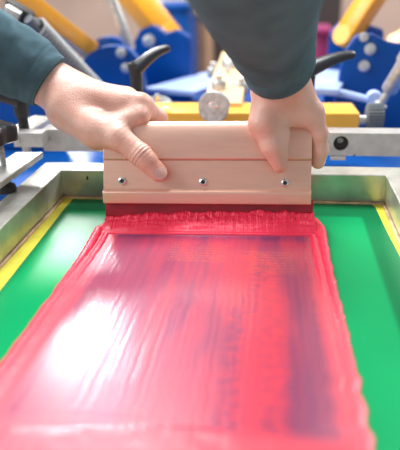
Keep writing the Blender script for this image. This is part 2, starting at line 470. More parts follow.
    L.new(hb, b.inputs['Height']); L.new(b.outputs['Normal'], B.inputs['Normal']); L.new(b.outputs['Normal'], B.inputs['Coat Normal'])
    return K
M['film'] = ink_mat()
M['ink'] = mat('red_ink', (0.88,0.030,0.085), 0.45, 0, 0.4, coat=0.08, sss=0.0, bump=0.3, bscale=320)

ink = empty('printing_ink', 'glossy red printing ink spread over the green screen in front of the squeegee', 'ink', (mid.x, 0.43, 0.0))
IO = -Vector(ink.location)
def poly_at(pts, y):
    for (a, b) in zip(pts[:-1], pts[1:]):
        if a.y >= y >= b.y:
            t = (a.y-y)/max(1e-9, a.y-b.y); return a.x+(b.x-a.x)*t
    return pts[0].x if y > pts[0].y else pts[-1].x
LO = [at(97,222,Z=0), at(93,236,Z=0), at(72,266,Z=0), at(36,315,Z=0), at(0,364,Z=0), at(-48,430,Z=0), at(-110,520,Z=0)]
RO = [at(324,222,Z=0), at(326,238,Z=0), at(334,275,Z=0), at(350,340,Z=0), at(364,400,Z=0), at(374,448,Z=0), at(392,520,Z=0)]
yt, yb = 0.596, 0.205
NU, NV = 240, 300
bm = bmesh.new(); uvl = bm.loops.layers.uv.new('UVMap'); G = []
def film_h(u, v, x, y):
    w = 0.072; h = 0.0007
    e0 = max(0, 1-abs(u-0.032)/0.034); e1 = max(0, 1-abs(u-0.966)/0.036)
    st = 0.50+0.9*noise.noise(Vector((u*120, v*1.6, 0.3)))+0.10*noise.noise(Vector((u*40, v*24, 1.3)))
    ed = (e0**0.7)*(1.25 if v > 0.05 else 1.9) + (e1**0.7)*1.35
    h += 0.0017*ed*max(0.1, st)
    # lip where the blade lifted a first edge, and the thick pool near the front
    pool = min(1, max(0, (v-0.785-0.014*math.sin(u*7+0.5))/0.02))
    h += pool*0.0013*(0.8+0.5*noise.noise(Vector((u*14, v*30, 5))))
    h += 0.00012*noise.noise(Vector((u*90, v*4, 8)))
    edge = min(u, 1-u)/0.010
    return max(0.00035, h*min(1, edge**0.6)) if edge < 1 else h
for j in range(NV+1):
    v = j/NV; y = yt+(yb-yt)*v; row = []
    xl, xr = poly_at(LO, y), poly_at(RO, y)
    xl += 0.0022*noise.noise(Vector((0, y*55, 0)))+0.001*noise.noise(Vector((0, y*200, 0))); xr += 0.0022*noise.noise(Vector((9, y*70, 0)))+0.001*noise.noise(Vector((4, y*200, 0)))
    for i in range(NU+1):
        u = i/NU; x = xl+(xr-xl)*u
        row.append(bm.verts.new((x, y, film_h(u, v, x, y)+0.0006)))
    G.append(row)
for j in range(NV):
    for i in range(NU):
        f = bm.faces.new((G[j][i], G[j+1][i], G[j+1][i+1], G[j][i+1]))
        for lp, (a, b) in zip(f.loops, ((i,j),(i,j+1),(i+1,j+1),(i+1,j))): lp[uvl].uv = (a/NU, b/NV)
bm.normal_update()
bnd = [e for e in bm.edges if e.is_boundary]
r = bmesh.ops.extrude_edge_only(bm, edges=bnd)
for g in r['geom']:
    if isinstance(g, bmesh.types.BMVert): g.co.z = 0.0005
o = obj('ink_film', bm, M['film'], ink, True, 80); o.data.transform(Matrix.Translation(IO))
tag(o, 'thin streaky pink-red layer with a purple design showing through')

# bead of ink heaped against the blade
c, s = math.cos(sq_yaw), math.sin(sq_yaw)
bm = bmesh.new(); NB, MB = 520, 56; G = []
W = 0.0265
for i in range(NB+1):
    u = i/NB; lx = (-SL/2-0.001) + u*(SL+0.0065)
    row = []
    ht = 0.0105 + 0.0060*min(1,u*2.0) + 0.0016*noise.noise(Vector((u*11, 0, 7))) + 0.0011*noise.noise(Vector((u*45, 2, 7))) + 0.0009*noise.noise(Vector((u*130, 2, 7)))
    if u > 0.985: ht *= max(0.35, (1-u)/0.015)
    if u < 0.01: ht *= 0.6+40*u
    for j in range(MB+1):
        t = j/MB; ly = -0.0040 - t*W + 0.0050*(1-t)**2
        prf = (1-t**1.3)*0.86 + 0.16*math.exp(-((t-0.12)/0.10)**2)
        z = ht*prf
        cr_ = (0.25+1.0*math.exp(-(t/0.30)**2))*(0.35+0.65*min(1, u*3)) + 0.6*max(0, noise.noise(Vector((lx*14, ly*60, 2))))
        amp = math.sin(PI*min(1, t*1.15+0.12))**0.6 if t*1.15+0.12 < 1 else 0.12
        z += amp*(cr_*(0.0020*noise.noise(Vector((lx*60, ly*100, 0))) + 0.0018*noise.noise(Vector((lx*170, ly*230, 0))) + 0.0018*abs(noise.noise(Vector((lx*420, ly*420, 3))))) + 0.0016*noise.noise(Vector((lx*22, ly*260, 9))) + 0.0016*max(0, noise.noise(Vector((lx*40, ly*330, 4)))))
        # final low lip with a clean straight front edge
        if t > 0.86: z = z*0.4 + 0.0016*math.sin(PI*(t-0.86)/0.14)**0.5 if t < 1 else 0
        z = max(0.0002, z)
        jx = 0.0006*noise.noise(Vector((lx*200, ly*200, 20)))
        P_ = Vector((lx+jx, ly, 0))
        row.append(bm.verts.new((mid.x + P_.x*c - P_.y*s, mid.y + P_.x*s + P_.y*c, z+0.0010)))
    G.append(row)
for i in range(NB):
    for j in range(MB): bm.faces.new((G[i][j], G[i][j+1], G[i+1][j+1], G[i+1][j]))
bnd = [e for e in bm.edges if e.is_boundary]
r = bmesh.ops.extrude_edge_only(bm, edges=bnd)
for g in r['geom']:
    if isinstance(g, bmesh.types.BMVert): g.co.z = 0.0007
o = obj('ink_bead', bm, M['ink'], ink, True, 60); o.data.transform(Matrix.Translation(IO))
tag(o, 'lumpy heap of thick red ink along the blade')
# thick curls of ink at both ends of the blade
def curl(pts, rad, seed, name='ink_ridge'):
    bm = bmesh.new(); P_ = []; R_ = []
    n = 70
    for k in range(n+1):
        t = k/n*(len(pts)-1); i = min(int(t), len(pts)-2); f = t-i
        p = pts[i].lerp(pts[i+1], f); rr = rad[i]+(rad[i+1]-rad[i])*f
        P_.append(p + Vector((0.0008*noise.noise(Vector((k*0.3, seed, 0))), 0, rr*0.42))); R_.append((rr*(1+0.18*noise.noise(Vector((k*0.45, seed, 5)))), rr*0.62))
    R_[0] = (R_[0][0]*0.4, R_[0][1]*0.4); R_[-1] = (R_[-1][0]*0.25, R_[-1][1]*0.25)
    rings(bm, P_, R_, 22, ref=(0,0,1), disp=lambda i, t, q: 0.0006*noise.noise(q*260+Vector((seed,0,0)))+0.0005*noise.noise(Vector((math.cos(t)*3, math.sin(t)*3, i*0.05+seed))))
    o = obj(name, bm, M['ink'], ink, True, 70); o.data.transform(Matrix.Translation(IO)); return o
curl([at(106,226,Z=0), at(99,231,Z=0), at(90,247,Z=0), at(70,275,Z=0), at(44,310,Z=0)], [0.0035, 0.0052, 0.0045, 0.0028, 0.0014], 1)
curl([at(108,233,Z=0), at(101,245,Z=0), at(84,270,Z=0), at(66,297,Z=0)], [0.0022, 0.0028, 0.0020, 0.0010], 4)
curl([at(314,221,Z=0), at(320,231,Z=0), at(324,250,Z=0), at(331,285,Z=0), at(340,330,Z=0)], [0.0040, 0.0058, 0.0048, 0.0035, 0.0018], 7)
curl([at(312,232,Z=0), at(315,250,Z=0), at(321,285,Z=0), at(328,330,Z=0)], [0.0030, 0.0030, 0.0022, 0.0012], 11)

# ------------------------------------------------------------------ the person: hands
KT = math.tan(TILT)
def att(x, y, Y):
    """point seen at x, y on the plane through Y that leans back like the squeegee"""
    r = FW + RT*((x-200)/F) - UP*((y-225)/F)
    return EYE + r*((Y+KT*CH)/(r.y-KT*r.z))
def A3(x, y, Y): return np.array(att(x, y, Y))
def left_sdf(P):
    wr = A3(47,82,.655); 
    up = np.array((0.25,-0.55,0.8))
    imc, mmc, rmc, pmc = A3(140,107,.622), A3(126,101,.645), A3(110,100,.664), A3(98,100,.680)
    fl = (up, 1.55)
    d = cone(P, A3(-5,52,.650), A3(18,64,.652), .031, .029, (up, 1.25))
    d = smin(d, cone(P, A3(18,64,.652), wr, .029, .0275, (up, 1.3)), .012)
    d = smin(d, cone(P, wr, A3(70,94,.655), .0275, .029, (up, 1.25)), .015)
    for (a, b, r1, r2) in ((A3(62,100,.640), imc, .020, .0165), (A3(62,94,.650), mmc, .020, .0165), (A3(62,89,.658), rmc, .019, .015), (A3(62,86,.664), pmc, .018, .014)):
        d = smin(d, cone(P, a, b, r1, r2), .014)
    # palm underside
    d = smin(d, cone(P, A3(76,112,.640), A3(112,122,.640), .022, .016), .016)
    d = smin(d, cone(P, A3(80,99,.640), A3(120,109,.626), .0185, .0150), .014)
    # thenar and thumb
    d = smin(d, cone(P, A3(66,112,.628), A3(98,133,.606), .021, .0185), .014)
    d = smin(d, cone(P, A3(96,130,.606), A3(117,138,.594), .0185, .0140), .010)
    t1, t2, t3 = A3(119,137,.593), A3(141,155,.5880), A3(159,173,.5905)
    d = smin(d, cone(P, t1, t2, .0132, .0118), .006)
    d = smin(d, cone(P, t2, A3(147,161,.5885), .0124, .0110), .004)
    d = smin(d, cone(P, A3(147,161,.5885), t3, .0110, .0098), .004)
    # web to the index finger
    d = smin(d, cone(P, A3(118,125,.604), A3(139,117,.608), .0120, .0115), .010)
    # index over the top and down behind
    def finger(d, p, r):
        q = cone(P, p[0], p[1], r[0], r[1])
        for i in range(1, len(p)-1): q = smin(q, cone(P, p[i], p[i+1], r[i], r[i+1]), .003)
        return smin(d, q, .007)
    d = finger(d, [imc, A3(158,118,.648), A3(164,142,.652), A3(170,160,.646)], [.0125, .0110, .0098, .0082])
    d = finger(d, [mmc, A3(142,117,.664), A3(148,142,.656), A3(152,160,.646)], [.0125, .0112, .0098, .0084])
    d = finger(d, [rmc, A3(124,117,.672), A3(130,142,.660), A3(133,158,.648)], [.0118, .0106, .0092, .0080])
    d = finger(d, [pmc, A3(110,118,.676), A3(115,140,.662), A3(118,154,.650)], [.0105, .0092, .0082, .0070])
    # creases over the thumb joint
    ax = t3-t1; ax /= np.linalg.norm(ax)
    s_ = (P-t2)@ax; near = np.exp(-(((P-t2)**2).sum(1))/(0.013**2))
    d = d + (near > 0.15)*0.00055*np.cos(s_*2*np.pi/0.0040)*np.exp(-(s_/0.0062)**2)*np.clip((near-0.15)*6, 0, 1)
    # tendons, knuckle bones and the ulna head
    upn = up/np.linalg.norm(up)
    for (a, b, h) in ((A3(84,92,.638), imc, .0125), (A3(82,90,.647), mmc, .0130), (A3(80,87,.656), rmc, .0120)):
        d = smin(d, cone(P, a+upn*.0105, b+upn*(h-.001), .0030, .0030), .006)
    for (k_, r_) in ((imc, .0088), (mmc, .0085), (rmc, .0078), (pmc, .0070)):
        d = smin(d, cone(P, k_+upn*.0072, k_+upn*.0073, r_, r_), .005)
    # fold between thumb and index, and wrinkles where thumb meets palm
    d = -smin(-d, cone(P, A3(143,127,.597), A3(134,122,.590), .0022, .0010), .006)
    s2 = (P-t1)@ax; n2_ = np.exp(-(((P-t1)**2).sum(1))/(0.014**2))
    d = d + n2_*0.00022*np.cos(s2*2*np.pi/0.0052)
    return d

def right_sdf(P):
    up = np.array((-0.1,-0.75,0.65))
    d = cone(P, A3(268,30,.520), A3(279,58,.570), .031, .029, (up, 1.2))
    wr = A3(281,84,.598)
    d = smin(d, cone(P, A3(279,58,.570), wr, .029, .0275, (up, 1.2)), .012)
    imc, mmc, rmc, pmc = A3(311,113,.608), A3(298,108,.627), A3(284,107,.642), A3(270,110,.652)
    for (a, r1, b, r2) in ((A3(294,92,.600), .019, imc, .0145), (A3(286,90,.606), .020, mmc, .0160), (A3(277,90,.612), .019, rmc, .015), (A3(268,93,.617), .018, pmc, .0135)):
        d = smin(d, cone(P, a, b, r1, r2), .013)
    # thenar in front, thumb down the front face
    t0, t1, t2, t3 = A3(268,104,.598), A3(264,124,.592), A3(272,147,.5905), A3(280,166,.5935)
    d = smin(d, cone(P, A3(273,96,.600), t1, .0195, .0160), .012)
    d = smin(d, cone(P, t1, t2, .0155, .0112), .006)
    d = smin(d, cone(P, t2, t3, .0114, .0078), .005)
    # web between thumb and index
    d = smin(d, cone(P, A3(272,114,.603), A3(300,116,.606), .0140, .0120), .010)
    d = smin(d, cone(P, A3(264,112,.600), A3(281,134,.597), .0135, .0085), .008)
    d = smin(d, cone(P, A3(281,134,.597), A3(283,156,.596), .0085, .0060), .006)
    def finger(d, p, r, k=.006):
        q = cone(P, p[0], p[1], r[0], r[1])
        for i in range(1, len(p)-1): q = smin(q, cone(P, p[i], p[i+1], r[i], r[i+1]), .003)
        return smin(d, q, k)
    d = finger(d, [imc, A3(319,134,.612), A3(320,150,.618), A3(318,162,.622)], [.0125, .0098, .0092, .0078])
    d = finger(d, [mmc, A3(303,122,.651), A3(301,142,.652), A3(299,158,.645)], [.0125, .0108, .0096, .0082])
    d = finger(d, [rmc, A3(284,122,.662), A3(282,142,.655), A3(280,156,.646)], [.0118, .0104, .0092, .0080])
    d = finger(d, [pmc, A3(268,124,.664), A3(265,142,.655), A3(263,152,.647)], [.0105, .0092, .0082, .0070])
    upn = up/np.linalg.norm(up)
    for (k_, r_) in ((imc, .0085), (mmc, .0085)):
        d = smin(d, cone(P, k_+upn*.0070, k_+upn*.0071, r_, r_), .005)
    d = smin(d, cone(P, A3(296,92,.595)+upn*.012, imc+upn*.010, .0030, .0030), .005)
    ip = A3(319,134,.612); near = np.exp(-(((P-ip)**2).sum(1))/(0.012**2))
    d = d + near*0.0005*np.cos((P[:,2]-ip[2])*2*np.pi/0.0034)
    return d
def bbox(pts, pad=0.035):
    a = np.array(pts); return a.min(0)-pad, a.max(0)+pad
lo, hi = bbox([A3(-5,52,.650), A3(157,170,.59), A3(170,160,.646), A3(98,86,.68), A3(110,100,.69)])
v1, f1 = nets(left_sdf, lo, hi, 0.0009)
lo, hi = bbox([A3(268,30,.520), A3(280,166,.59), A3(320,160,.62), A3(263,152,.66)])
v2, f2 = nets(right_sdf, lo, hi, 0.0011)
me = bpy.data.meshes.new('person')
me.from_pydata(np.concatenate([v1, v2]).tolist(), [], np.concatenate([f1, f2+len(v1)]).tolist())
per = link('person', me, M['skin'], None, True, 180)
per['label'] = 'person in a teal long-sleeved top pressing a squeegee down with both hands'
per['category'] = 'person'
sm = per.modifiers.new('smooth', 'SMOOTH'); sm.iterations = 2; sm.factor = 0.5

def nail(c, along, out, w, l, name='thumb_nail'):
    along = Vector(along).normalized(); out = Vector(out); out = (out-along*out.dot(along)).normalized(); side = along.cross(out)
    c = Vector(c); bm = bmesh.new(); n, m_ = 12, 14; G = []
    for j in range(m_+1):
        t = -1+2*j/m_; row = []
        ww = w*math.sqrt(max(0, 1-abs(t)**3.2))*0.98+w*0.02
        for i in range(n+1):
            s_ = -1+2*i/n; a = s_*ww
            row.append(bm.verts.new(c + along*t*l + side*a - out*(a*a/(2*w)*0.95 + 0.0012*max(0,-t)**2 + 0.0006*max(0,t)**2)))
        G.append(row)
    for j in range(m_):
        for i in range(n): bm.faces.new((G[j][i], G[j][i+1], G[j+1][i+1], G[j+1][i]))
    bmesh.ops.solidify(bm, geom=bm.faces[:], thickness=0.0009)
    o = obj(name, bm, M['nail'], per)
    return o
t2, t3 = att(141,155,.5880), att(159,173,.5905)
ax = (t3-t2).normalized(); out = (EYE-t3).normalized()+Vector((0.08,0,0.15))
nail(t3 + ax*0.0005 + (out-ax*out.dot(ax)).normalized()*0.0106, ax, out, 0.0068, 0.0082)

# sleeves
def sleeve(pts, rad, seed, ref, name='sleeve'):
    bm = bmesh.new(); P_ = []; R_ = []; amp_ = 0.5 if seed == 8 else 0.9
    pts = [Vector(p) for p in pts]; n = 90; m_ = len(pts)-1
    def cr(t):
        i = min(int(t), m_-1); f = t-i
        p0, p1, p2, p3 = pts[max(i-1,0)], pts[i], pts[i+1], pts[min(i+2,m_)]
        p = 0.5*((2*p1)+(p2-p0)*f+(2*p0-5*p1+4*p2-p3)*f*f+(3*p1-p0-3*p2+p3)*f**3)
        ra, rb = rad[i], rad[i+1]; return p, (ra[0]+(rb[0]-ra[0])*f, ra[1]+(rb[1]-ra[1])*f)
    # inner turn of the cuff first, then out over the hem and up the arm
    p, r_ = cr(0)
    d0 = (pts[1]-pts[0]).normalized()
    seq = [(cr(0.22)[0], 0.80), (cr(0.10)[0], 0.86), (p, 0.90), (p-d0*0.0012, 0.94), (p-d0*0.0008, 0.99), (p+d0*0.001, 1.015)]
    for q, k in seq: P_.append(q); R_.append((r_[0]*k, r_[1]*k))
    for k in range(1, n+1):
        q, rr = cr(k/n*m_); g = 1.0
        dd = (q-pts[0]).length
        g = 1.0 + 0.02*math.exp(-((dd-0.004)/0.003)**2) - 0.02*math.exp(-((dd-0.018)/0.0015)**2)
        P_.append(q); R_.append((rr[0]*g, rr[1]*g))
    def dsp(i, t, q):
        if i < 4: return 0
        k = min(1, (i-4)/14)
        dir_ = Vector((math.cos(t), math.sin(t), 0))
        return k*amp_*(0.0040*noise.noise(Vector((dir_.x*1.4+i*0.05, dir_.y*1.4, i*0.055+seed))) + 0.0016*noise.noise(Vector((dir_.x*3, dir_.y*3, i*0.16+seed))))
    rings(bm, P_, R_, 72, ref=ref, caps=False, disp=dsp)
    bm.faces.new([v for v in bm.verts[-72:]]) if False else None
    bm.verts.ensure_lookup_table(); bm.faces.new(bm.verts[-72:])
    return obj(name, bm, M['sleeve'], per, True, 60)
sleeve([att(49,82,.655), att(28,68,.650), att(-5,50,.640), att(-60,20,.600), at(-130,-30,Y=.56)],
       [(0.0350,0.0330), (0.041,0.0400), (0.045,0.046), (0.050,0.050), (0.056,0.056)], 3, (0.2,-0.4,0.9))
sleeve([att(280,71,.592), att(274,47,.560), att(265,15,.500), at(253,-40,Y=.44), at(240,-120,Y=.36)],
       [(0.0370,0.0350), (0.0415,0.0420), (0.048,0.048), (0.052,0.052), (0.056,0.056)], 8, (0.1,-0.7,0.7))

# ------------------------------------------------------------------ clamp hardware
# front crossbar behind the frame
BY = 0.785
b0, b1 = at(44,151,Y=BY), at(430,157,Y=BY+0.012)
t0_, t1_ = at(44,131,Y=BY), at(430,133,Y=BY+0.012)
cb = empty('clamp_crossbar', 'long silver aluminium crossbar with a round hole, running behind the screen frame', 'clamp bar', b0)
BH = ((t0_-b0).length+(t1_-b1).length)/2; BD = 0.030
dv = (b1-b0).normalized(); nv = Vector((-dv.y, dv.x, 0)).normalized(); uz = dv.cross(nv)*1.0
if uz.z < 0: uz = -uz
hole = at(341,143.5,Y=BY+0.009); hl = (hole-b0).dot(dv); hz = (hole-b0).dot(uz); LB = (b1-b0).length
def fromb(l, d, z): return dv*l + nv*d + uz*z
bm = bmesh.new()
# front face with a real round hole
NH = 32; HR = 0.0100; outer = []; inner = []
xs0, xs1 = hl-0.02, hl+0.02
sqp = []
for k in range(NH):
    t = 2*PI*k/NH; cx, cz = math.cos(t), math.sin(t)
    mmx = max(abs(cx)/0.02, (cz/(BH-hz) if cz > 0 else -cz/hz)); sqp.append((hl+cx/mmx, hz+cz/mmx))
fi = [bm.verts.new(fromb(hl+HR*math.cos(2*PI*k/NH), 0, hz+HR*math.sin(2*PI*k/NH))) for k in range(NH)]
fo = [bm.verts.new(fromb(x, 0, z)) for x, z in sqp]
fb = [bm.verts.new(fromb(hl+HR*math.cos(2*PI*k/NH), 0.0035, hz+HR*math.sin(2*PI*k/NH))) for k in range(NH)]
for k in range(NH):
    bm.faces.new((fi[k], fi[(k+1)%NH], fo[(k+1)%NH], fo[k])); bm.faces.new((fi[k], fb[k], fb[(k+1)%NH], fi[(k+1)%NH]))
def quad(*p): bm.faces.new([bm.verts.new(fromb(*q)) for q in p])
quad((0,0,0), (xs0,0,0), (xs0,0,BH), (0,0,BH)); quad((xs1,0,0), (LB,0,0), (LB,0,BH), (xs1,0,BH))
quad((0,0,BH), (LB,0,BH), (LB,BD,BH), (0,BD,BH)); quad((0,0,0), (0,BD,0), (LB,BD,0), (LB,0,0))
quad((0,BD,0), (0,BD,BH), (LB,BD,BH), (LB,BD,0)); quad((0,0,0), (0,0,BH), (0,BD,BH), (0,BD,0)); quad((LB,0,0), (LB,BD,0), (LB,BD,BH), (LB,0,BH))
obj('bar', bm, M['alu'], cb, False)
bm = bmesh.new(); lathe(bm, fromb(hl, 0.004, hz), nv, [(0.0095,0), (0.0095,0.012)], 24)
obj('hole_lining', bm, M['socket'], cb)
bm = bmesh.new(); lathe(bm, fromb(hl-0.001, 0.004, hz+0.003), nv, [(0.0040,0), (0.0042,0.001), (0.0042,0.0035), (0.0026,0.0035), (0.0026,0.0015)], 20)
tag(obj('bolt', bm, M['steel_dull'], cb), 'bolt sunk in the round hole')
# small tab under the bar
tb = at(338,158,Y=BY+0.008)-b0
bm = bmesh.new(); box(bm, tb+Vector((0,0.004,0.0)), (0.020,0.012,0.005), None, 0.0006); tag(obj('tab', bm, M['alu'], cb), 'small brass-toned tab under the bar')

# blue beam below and behind
def blue_box(name, label, cat, c, s, rz=0, bev=0.004, material='blue'):
    e = bmesh.new(); box(e, (0,0,0), s, None, bev); o = obj(name, e, M[material]); o.location = c; o.rotation_euler = (0,0,rz)
    return tag(o, label, cat)

# left bracket stack under the clamping lever
br = empty('clamp_bracket', 'silver aluminium bracket block joining crossbar and side clamp at the left edge', 'bracket', at(30,150,Y=0.775))
BO = Vector(br.location)
bm = bmesh.new(); p = at(31,138,Y=0.770)-BO; box(bm, p, (0.042,0.022,0.020), None, 0.001); obj('block', bm, M['alu'], br, False)
bm = bmesh.new(); bar(bm, at(8,139,Y=0.76)-BO, at(44,119,Y=0.86)-BO, 0.034, 0.010, 0.0008); obj('plate', bm, M['alu'], br, False)
bm = bmesh.new(); p = at(27,152,Y=0.770)-BO; cyl(bm, p+Vector((0,0,-0.020)), p+Vector((0,0,0.012)), 0.006); obj('pin', bm, M['steel_dull'], br)

# side clamp bar over the left rail
ZC = 0.066
q0, q1 = at(43,152,Z=ZC), at(-1,183,Z=ZC)
dirc = (q1-q0).normalized()
cl_ = empty('side_clamp', 'silver flat side clamp bar with a black knob, above the left rail of the screen', 'clamp', at(8,188,Z=ST))
CO = Vector(cl_.location)
w_ = 0.034; left = Vector((-1,0,0))
pa = q0; pb = Vector((q0.x-0.002, 0.34, ZC))
bm = bmesh.new()
xr = q0.x; dx_ = dirc.x/dirc.y*(0.36-q0.y); ptsc = [(xr, q0.y), (xr-w_, q0.y), (xr-w_+dx_, 0.36), (xr+dx_, 0.36)]
prism(bm, ptsc, 0.007, Matrix.Translation((0,0,ZC-0.007)))
bmesh.ops.bevel(bm, geom=bm.edges[:], offset=0.0006, segments=2, affect='EDGES')
o = obj('clamp_plate', bm, M['alu'], cl_, False); o.data.transform(Matrix.Translation(-CO))
st = at(3,165,Z=ZC)
kz = at(3,136,Y=st.y)
foot = Vector((st.x, st.y, ST))
bm = bmesh.new(); screwthread(bm, (st.x, st.y, ST+0.006), (st.x, st.y, kz.z), 0.0042)
o = obj('threaded_rod', bm, M['steel_dull'], cl_); o.data.transform(Matrix.Translation(-CO))
fpt = at(5,191,Z=ST)
bm = bmesh.new(); lathe(bm, (fpt.x, fpt.y, ST), (0,0,1), [(0.0125,0), (0.0135,0.002), (0.0125,0.0065), (0.008,0.009), (0.008,0.0118)], 32)
o = obj('rubber_foot', bm, M['rubber'], cl_); o.data.transform(Matrix.Translation(-CO))
bm = bmesh.new()
lathe(bm, (st.x-0.006, st.y, kz.z-0.013), (0,0,1), [(0.008,0), (0.009,0.006), (0.017,0.0045), (0.023,0.007), (0.0240,0.021), (0.021,0.0255), (0.008,0.027)], 60,
      flute=lambda t, j: 1.0 if j < 2 else 1.0+0.13*math.cos(5*t))
o = obj('knob', bm, M['black'], cl_); o.data.transform(Matrix.Translation(-CO))

# ratchet clamping levers
def lever(base, armdir, length, lift, hub_h, s=1.0, label='', group='black clamping levers'):
    e = empty('clamping_lever', label, 'clamping lever', base, 0, None)
    bm = bmesh.new()
    lathe(bm, (0,0,0), (0,0,1), [(0.0072*s,0), (0.0078*s,0.004*s), (0.0084*s,hub_h*0.6), (0.0095*s,hub_h*0.92), (0.0088*s,hub_h), (0.003*s,hub_h)], 28)
    a = Vector(armdir).normalized()
    P_ = []; R_ = []
    n = 22
    for k in range(n+1):
        t = k/n
        p = a*(length*t) + Vector((0,0,hub_h-0.008*s + lift*(math.sin(t*PI*0.5)**1.0)*1.0))
        P_.append(p); w = (0.0125-0.0062*t)*s if t < 0.9 else (0.0069*s)*math.sqrt(max(0.02, 1-((t-0.9)/0.1)**2))
        R_.append((w, w*0.72))
    rings(bm, P_, R_, 20, ref=(0,0,1))
    obj('handle', bm, M['black'], e)
    bm = bmesh.new(); lathe(bm, (0,0,hub_h-0.0008), (0,0,1), [(0.0045*s,0), (0.0045*s,0.0028*s), (0.0030*s,0.0032*s), (0.0028*s,0.0015*s)], 20)
    obj('cap_screw', bm, M['rubber'], e)
    bm = bmesh.new(); cyl(bm, (0,0,-0.025*s), (0,0,0.001), 0.0055*s); obj('stem', bm, M['rubber'], e)
    return e
yl = 0.86
base = at(137,92,Y=yl); top = at(138,63,Y=yl); tip = at(170,49,Y=yl+0.01)
lever(base, ((tip-base).x, 0.03, 0), (tip-base).xy.length+0.004, (tip-top).z+0.008, (top-base).length, 1.15, 'black clamping lever standing behind the left hand, handle pointing right')
base = at(306,112,Y=yl); top = at(306,63,Y=yl); tip = at(358,55,Y=yl+0.01)
lever(base, ((tip-base).x, 0.03, 0), (tip-base).xy.length+0.004, (tip-top).z+0.008, (top-base).length, 1.25, 'black clamping lever partly hidden behind the right wrist and sleeve')
base = at(23,121,Y=.79); top = at(22,96,Y=.79)
lever(base+Vector((0,0,0.006)), (-1,-0.25,0), 0.062, 0.012, (top-base).length, 1.35, 'black clamping lever on the silver bracket, handle under the left sleeve')

# yellow crossmember behind the squeegee with its end knob
ybm = empty('yellow_crossbar', 'bright yellow crossbar behind the squeegee with a ridged grey knob on its end', 'crossbar', at(250,118,Y=0.90))
YO = Vector(ybm.location)
y0, y1 = at(138,121,Y=0.90), at(357,122,Y=0.915)
bm = bmesh.new(); bar(bm, y0-YO+Vector((0,0.022,0)), y1-YO+Vector((0,0.022,0)), 0.075, 0.034, 0.003); obj('beam', bm, M['yellow'], ybm)
bm = bmesh.new(); cyl(bm, y1-YO-Vector((0.002,0,-0.003)), y1-YO+Vector((0.020,0.0,0.003)), 0.0075); obj('shaft', bm, M['steel_dull'], ybm)
bm = bmesh.new()
kc = at(366,116,Y=0.915)-YO
lathe(bm, kc, (1,0.02,0), [(0.015,0), (0.0185,0.0015), (0.0188,0.022), (0.017,0.0245), (0.006,0.0245)], 96, flute=lambda t, j: 1+0.035*math.cos(24*t))
tag(obj('knob', bm, M['grey_knob'], ybm), 'ridged grey knob')
bm = bmesh.new(); hp = at(166,108,Y=0.90)-YO
lathe(bm, Vector((hp.x,0.0,0.0155)), (0,0,1), [(0.006,0), (0.006,0.001), (0.003,0.0012)], 24); tag(obj('bolt', bm, M['steel_dull'], ybm), 'flat bolt head')

# the silver adjusting wheel and the print arm carrying it
ar = empty('print_arm', 'yellow print arm, coloured pale as if overexposed, with steel fittings, between the hands and running away', 'press arm', at(228,95,Y=1.05))
AO = Vector(ar.location)
a0, a1 = at(222,112,Y=0.93), at(236,58,Y=1.40)
bm = bmesh.new(); bar(bm, a0-AO, a1-AO, 0.062, 0.030, 0.003); obj('arm', bm, M['tan'], ar)
for (x, y, Y_, r_, h_) in ((219,86,1.02,0.013,0.020), (241,88,1.05,0.014,0.020), (234,65,1.22,0.026,0.030), (214,72,1.22,0.014,0.02), (228,83,1.15,0.011,0.03)):
    p = at(x, y, Y=Y_)-AO
    bm = bmesh.new(); lathe(bm, p-Vector((0,0,h_/2)), (0,0,1), [(r_*0.92,0), (r_,h_*0.15), (r_,h_*0.8), (r_*0.85,h_), (r_*0.4,h_), (r_*0.4,h_*1.4), (r_*0.3, h_*1.45)], 28)
    obj('fitting', bm, M['steel_dull'], ar)
wh = empty('adjusting_wheel', 'round silver adjusting wheel with a centre bolt, on the yellow crossbar', 'wheel', at(213,107,Y=0.865))
bm = bmesh.new()
ax_ = Vector((0.10,1,-0.12)).normalized()
lathe(bm, (0,0,0), ax_, [(0.0215,0), (0.0228,0.0012), (0.0228,0.007), (0.0215,0.0082), (0.013,0.009), (0.013,0.016), (0.0205,0.017), (0.0215,0.018), (0.0215,0.024), (0.01,0.026)], 64,
      flute=lambda t, j: 1+(0.012*math.cos(36*t) if j in (1,2) else 0))
obj('wheel_disc', bm, M['steel_dull'], wh)
bm = bmesh.new(); lathe(bm, (0,0,0), -ax_, [(0.0075,-0.001), (0.0075,0.0012), (0.0052,0.0014), (0.0052,0.007), (0.0035,0.0078)], 24); obj('centre_bolt', bm, M['steel'], wh)
bm = bmesh.new(); lathe(bm, ax_*0.02, ax_, [(0.006,0), (0.006,0.06)], 20); obj('spindle', bm, M['steel_dull'], wh)

# ------------------------------------------------------------------ the press behind
deck = blue_box('press_deck', 'wide flat blue steel deck of the press behind the crossbars', 'press deck', (-0.05,1.22,-0.060), (1.6,0.80,0.05))
bm = bmesh.new(); cyl(bm, (0,0,-0.36), (0,0,-0.005), 0.16, 40); o = obj('pedestal', bm, M['blue'], deck); 
bm = bmesh.new(); lathe(bm, (0,0,-0.88), (0,0,1), [(0.45,0), (0.45,0.04), (0.20,0.10), (0.17,0.54)], 40); obj('foot', bm, M['blue'], deck)

